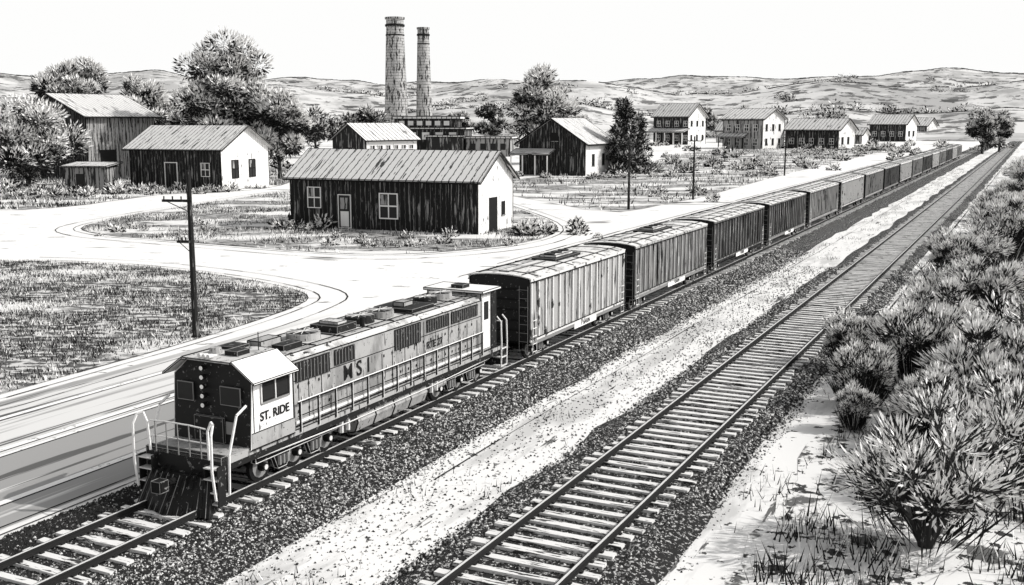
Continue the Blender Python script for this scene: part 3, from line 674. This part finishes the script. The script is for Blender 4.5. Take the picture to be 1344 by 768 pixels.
    for sx in(-1,1):
        a,b_=sorted((sx*c,sx*(c+.02))); u0,u1=2.1,3.5; mb.box(a,b_,u0,u1,2.78,3.42,'ink')
        for u in(u0+.08,u0+.76):
            a,b_=sorted((sx*(c+.021),sx*(c+.03))); mb.box(a,b_,u,u+.54,2.85,3.34,'glass_dark'); 
        a,b_=sorted((sx*(c+.02),sx*(c+.05)))
        for u in(u0-.03,u0+.66,u1): mb.box(a,b_,u,u+.05,2.76,3.44,'steel_light')
        mb.box(a,b_,u0,u1,2.72,2.78,'stone_grey')
    mb.build('windows_and_lamps',e)
    mb=MB(); hw=1.36; h0,h1=3.75,17.3; zt=3.9
    prof=[(-hw,1.37),(hw,1.37),(hw,zt-.2),(hw-.2,zt),(-hw+.2,zt),(-hw,zt-.2)]; n=6
    vs=[(x,h0+.002,z) for x,z in prof]+[(x,h1,z) for x,z in prof]
    mb.add(vs,[(1,2,n+2,n+1),(5,0,n,n+5)],'loco_grey'); mb.add(vs,[(2,3,n+3,n+2),(3,4,n+4,n+3),(4,5,n+5,n+4)],'loco_roof'); mb.add(vs,[(0,1,2,3,4,5),(11,10,9,8,7,6)],'loco_black')
    for i in(2,3,4,5): mb.tube(vs[i],vs[n+i],.025,.025,4,'ink')
    for sx in(-1,1):
        a,b_=sorted((sx*hw,sx*(hw+.012)))
        y=h0+.5
        while y<h1-.3:
            if not (6.3<y<9.0): mb.box(a,b_,y,y+.03,1.42,zt-.3 if random.random()<.6 else 2.9,'ink')
            y+=random.choice([.55,.72,.9])
        mb.box(a,b_,h0,h1,3.0,3.025,'ink')
        a,b_=sorted((sx*(hw+.014),sx*(hw+.05)))
        for yy,w,z,h in((4.1,1.9,2.95,.68),(6.3,1.2,3.08,.55),(10.2,1.9,2.85,.80),(12.6,1.8,3.12,.5),(14.6,2.3,3.12,.5)):
            mb.box(a,b_,yy,yy+w,z,z+h,'loco_black')
            a2,b2=sorted((sx*(hw+.051),sx*(hw+.07)))
            k=0
            while k*.19<w-.05: mb.box(a2,b2,yy+.03+k*.19,yy+.05+k*.19,z+.03,z+h-.03,'stone_grey'); k+=1
        # door hinges, latches and rivet rows
        a,b_=sorted((sx*(hw+.013),sx*(hw+.03)))
        for k in range(22):
            yy=4.2+k*.58
            if 6.4<yy<9.0: continue
            mb.box(a,b_,yy,yy+.05,2.75,2.85,'ink'); mb.box(a,b_,yy,yy+.05,1.9,2.0,'ink'); mb.box(a,b_,yy+.2,yy+.24,2.3,2.42,'steel_light')
        a,b_=sorted((sx*(hw+.014),sx*(hw+.03)))
        mb.box(a,b_,h0+.3,h1-.1,1.55,1.64,'loco_white'); mb.box(a,b_,h0+.3,h1-.1,1.44,1.50,'ink')
    mb.build('hood',e)
    mb=MB()
    for yy,r_,k in((6.4,.62,0),(9.9,.58,1),(11.3,.58,0),(14.8,.52,1),(16.1,.52,0)):
        mb.tube((0,yy,zt),(0,yy,zt+.24),r_,r_*.97,20,'loco_black' if k else 'loco_grey',True); mb.tube((0,yy,zt+.24),(0,yy,zt+.26),r_*.82,r_*.82,20,'loco_black',True)
        for q in range(6):
            t=q*math.pi/6; mb.tube((-math.cos(t)*r_*.95,yy-math.sin(t)*r_*.95,zt+.28),(math.cos(t)*r_*.95,yy+math.sin(t)*r_*.95,zt+.28),.014,.014,4,'steel_light')
    mb.box(-.6,.6,7.6,8.8,zt,zt+.26,'loco_black',.010,'stone_grey'); mb.box(-.4,.4,7.9,8.5,zt+.26,zt+.36,'loco_roof',.012); mb.box(-.75,-.2,4.3,5.4,zt,zt+.25,'loco_grey',.02); mb.box(.2,.7,4.4,5.4,zt,zt+.18,'loco_black',.010,'stone_grey')
    mb.box(-.9,.9,12.3,14.0,zt,zt+.16,'loco_black',.012,'stone_grey'); mb.box(-.25,.25,12.7,13.4,zt+.16,zt+.34,'loco_grey',.02); mb.tube((.6,9.2,zt),(.6,9.2,zt+.35),.1,.08,8,'ink',True)
    for yy in(5.6,7.3,9.1,10.6,12.1,14.15,15.4,16.8): mb.box(-1.1,1.1,yy,yy+.04,zt,zt+.035,'ink')
    for xx in(-.95,.95): mb.path([(xx,4.2,zt+.08),(xx,16.9,zt+.08)],.02,4,'ink')
    mb.build('roof_fans',e)
    mb=MB(); zc=4.0; mb.box(-1.35,1.35,17.3,18.8,1.37,zc,'loco_grey',.025); mb.box(-1.5,1.5,17.2,19.0,zc+.02,zc+.12,'loco_white',.02)
    for sx in(-1,1):
        a,b_=sorted((sx*1.35,sx*1.38)); mb.box(a,b_,17.4,18.1,1.5,3.8,'loco_white'); a,b_=sorted((sx*1.381,sx*1.40)); mb.box(a,b_,17.55,17.95,2.8,3.6,'glass_dark'); mb.box(a,b_,18.25,18.7,1.4,zc-.02,'loco_black')
    mb.box(-.3,.3,17.6,18.2,zc+.12,zc+.28,'loco_black',.010,'stone_grey')
    mb.build('rear_cab',e)
    text(e,'M S 1',hw+.02,7.7,2.42,.78,'ink'); text(e,'RTE 27',hw+.04,13.2,2.45,.42,'ink'); text(e,'ST. RIDE',c+.02,2.75,2.2,.40,'ink')
    text(e,'M S 1',-hw-.02,7.7,2.42,.78,'ink',-1)
locomotive()

def freight_car(s0,L,body,roof,rib,k,h=4.02):
    e=empty('freight_car',W(LC,s0,.475),TROT); w=1.6; zb=1.0
    det=s0<140
    mb=MB(); truck(mb,1.9,1.15,2); truck(mb,L-1.9,1.15,2)
    mb.box(-.3,.3,-.75,L+.75,.72,1.0,'under'); mb.box(-w+.1,w-.1,.2,L-.2,.85,zb,'under')
    mb.box(-w*.8,w*.8,4,L-4,.55,.85,'under')
    for sx in(-1,1): a,b_=sorted((sx*(w),sx*(w+.06))); mb.box(a,b_,.1,L-.1,.82,1.08,'stone_grey' if k%3!=2 else 'under')
    mb.build('underframe_and_trucks',e)
    mb=MB()
    mb.add([(w,0,zb),(w,L,zb),(w,L,h),(w,0,h)],[(0,1,2,3)],body); mb.add([(-w,0,zb),(-w,L,zb),(-w,L,h),(-w,0,h)],[(0,3,2,1)],body)
    arc=[(w,h),(w*.7,h+.10),(w*.35,h+.15),(0,h+.165),(-w*.35,h+.15),(-w*.7,h+.10),(-w,h)]
    for yy,mt,fl in((0,'loco_black',0),(L,'car_dark',1)):  # end walls coloured near black: their shade is put into the colour
        vs=[(-w,yy,zb),(w,yy,zb)]+[(x,yy,z) for x,z in arc]; idx=tuple(range(len(vs))); mb.add(vs,[idx[::-1] if fl else idx],mt)
    mb.add([(-w,0,zb),(w,0,zb),(w,L,zb),(-w,L,zb)],[(0,3,2,1)],'under')
    n=max(8,int(L/.85)) 
    for sx in(-1,1):
        a,b_=sorted((sx*w,sx*(w+.09)))
        for i in range(n+1):
            y=.06+i*(L-.24)/n; mb.box(a,b_,y,y+.12,zb+.12,h-.1,rib)
            mb.box(min(sx*w,sx*(w+.02)),max(sx*w,sx*(w+.02)),y+.12,y+.26,zb+.12,h-.1,'ink')
        mb.box(a,b_,0,L,h-.1,h+.04,rib); mb.box(a,b_,0,L,zb,zb+.12,rib)
        mb.tube((sx*(w+.1),0,h-.12),(sx*(w+.1),L,h-.12),.035,.035,4,'ink'); mb.tube((sx*(w+.1),0,zb+.14),(sx*(w+.1),L,zb+.14),.03,.03,4,'ink')
    for z in np.arange(zb+.5,h-.1,.5): mb.box(-w+.1,w-.1,-.05,-.001,z,z+.08,'under')
    for x in(-w,w):
        mb.tube((x,0,zb),(x,0,h),.04,.04,4,'ink'); mb.tube((x,L,zb),(x,L,h),.04,.04,4,'ink')
    mb.build('body',e)
    mb=MB()
    ar=[(x*1.06,z+.035) for x,z in arc]; n=len(ar)
    vs=[(x,-.08,z) for x,z in ar]+[(x,L+.08,z) for x,z in ar]+[(x,-.08,z+.05) for x,z in ar]+[(x,L+.08,z+.05) for x,z in ar]
    mb.add(vs,[(i,n+i,n+i+1,i+1) for i in range(n-1)]+[(2*n+i,2*n+i+1,3*n+i+1,3*n+i) for i in range(n-1)]+[(i,i+1,2*n+i+1,2*n+i) for i in range(n-1)]+[(n+i,3*n+i,3*n+i+1,n+i+1) for i in range(n-1)]+[(0,2*n,3*n,n),(n-1,2*n-1,4*n-1,3*n-1)],roof)
    y=.8
    while y<L: mb.path([(x,y,z+.07) for x,z in ar],.02,4,'ink'); y+=2.2
    for sx in(-1,1): mb.tube((sx*w*.72,.1,h+.22),(sx*w*.72,L-.1,h+.22),.025,.025,4,'ink')
    if k in(0,1):
        mb.box(-.7,.7,L*.40,L*.66,h+.2,h+.36,'loco_black',.010,'stone_grey'); mb.box(-.45,.45,L*.44,L*.62,h+.36,h+.49,'car_roof',.02)
        for q in range(3): mb.tube((0,L*.46+q*L*.07,h+.49),(0,L*.46+q*L*.07,h+.56),.3,.3,12,'loco_black',True)
        mb.box(-.25,.25,.5,L*.38,h+.26,h+.30,'car_roof',.015)
    else: mb.box(-.3,.3,.3,L-.3,h+.26,h+.30,'car_roof',.015)
    mb.build('roof',e)
    if det:
        mb=MB()
        for sx in(-1,1):
            for y0_ in(-.12,L+.02):
                for xx in(sx*(w-.05),sx*(w-.5)): mb.tube((xx,y0_+.05,.55),(xx,y0_+.05,h-.3),.014,.014,4,'stone_grey')
                for z in np.arange(.6,h-.3,.42): mb.tube((sx*(w-.05),y0_+.05,z),(sx*(w-.5),y0_+.05,z),.012,.012,4,'stone_grey')
            for z in np.arange(.5,2.4,.38): mb.tube((sx*(w+.12),.15,z),(sx*(w+.12),.6,z),.02,.02,4,'paper_white'); mb.tube((sx*(w+.12),L-.6,z),(sx*(w+.12),L-.15,z),.02,.02,4,'paper_white')
            for y_ in(.15,.6,L-.6,L-.15): mb.tube((sx*(w+.12),y_,.4),(sx*(w+.12),y_,2.4),.018,.018,4,'steel_light')
        mb.build('ladders',e)
    if s0<100:
        mb=MB(); mb.box(w+.062,w+.08,L*.42,L*.66,.70,1.1,'paper_white'); mb.build('placard',e)
        text(e,'P BARIN',w+.085,L*.54,.78,.34,'ink')
cars=[(45.4,12.9,'car_light','car_roof','car_rib'),(60.2,15.4,'car_mid','car_roof','car_light'),(77.6,16.0,'car_dark','car_roof','car_mid'),(95.8,16.6,'car_dark','car_roof','car_mid'),(114.8,17.6,'car_mid','car_roof','car_light')]
s=134.8
for i in range(11):
    cars.append((s,18.2)+[('car_light','car_roof','car_rib'),('car_mid','car_roof','car_light'),('car_dark','car_roof','car_mid')][i%3]); s+=20.6
for k,cdef in enumerate(cars): freight_car(*cdef,k)

# ---------------------------------------------------------------- light, sky, camera
el=R(38); sd=Vector((.82,.02,0)).normalized()*math.cos(el)+Vector((0,0,math.sin(el)))
sun=bpy.data.lights.new('sun','SUN'); sun.energy=3.6; sun.angle=R(.5); sun.color=(1,.985,.96)
so=bpy.data.objects.new('sun',sun); COL.objects.link(so); so.rotation_euler=(-sd).to_track_quat('-Z','Y').to_euler()
w=bpy.data.worlds.new('World'); scene.world=w; w.use_nodes=True; nt=w.node_tree
bg=nt.nodes['Background']; sky=nt.nodes.new('ShaderNodeTexSky'); sky.sky_type='NISHITA'; sky.sun_disc=False; sky.sun_elevation=el; sky.sun_rotation=math.atan2(sd.x,sd.y); sky.dust_density=3
hs=nt.nodes.new('ShaderNodeHueSaturation'); hs.inputs['Saturation'].default_value=.03
nt.links.new(sky.outputs[0],hs.inputs['Color'])
tc=nt.nodes.new('ShaderNodeTexCoord'); sx=nt.nodes.new('ShaderNodeSeparateXYZ'); nt.links.new(tc.outputs['Generated'],sx.inputs[0])
mr=nt.nodes.new('ShaderNodeMapRange'); mr.inputs[1].default_value=.14; mr.inputs[2].default_value=.30; mr.inputs[3].default_value=1; mr.inputs[4].default_value=0; nt.links.new(sx.outputs[2],mr.inputs[0])
mx=nt.nodes.new('ShaderNodeMix'); mx.data_type='RGBA'; nt.links.new(mr.outputs[0],mx.inputs['Factor']); nt.links.new(hs.outputs[0],mx.inputs['A']); mx.inputs['B'].default_value=(6.6,6.6,6.55,1)
nt.links.new(mx.outputs['Result'],bg.inputs[0]); bg.inputs[1].default_value=.15
cam=bpy.data.cameras.new('camera'); co=bpy.data.objects.new('camera',cam); COL.objects.link(co); cam.sensor_width=36; cam.lens=37.5; cam.clip_end=12000; cam.clip_start=.5
co.location=(0,0,12); co.rotation_euler=(R(90)-math.atan(226/1400),0,0); scene.camera=co
scene.view_settings.view_transform='Standard'; scene.view_settings.look='None'; scene.view_settings.exposure=0
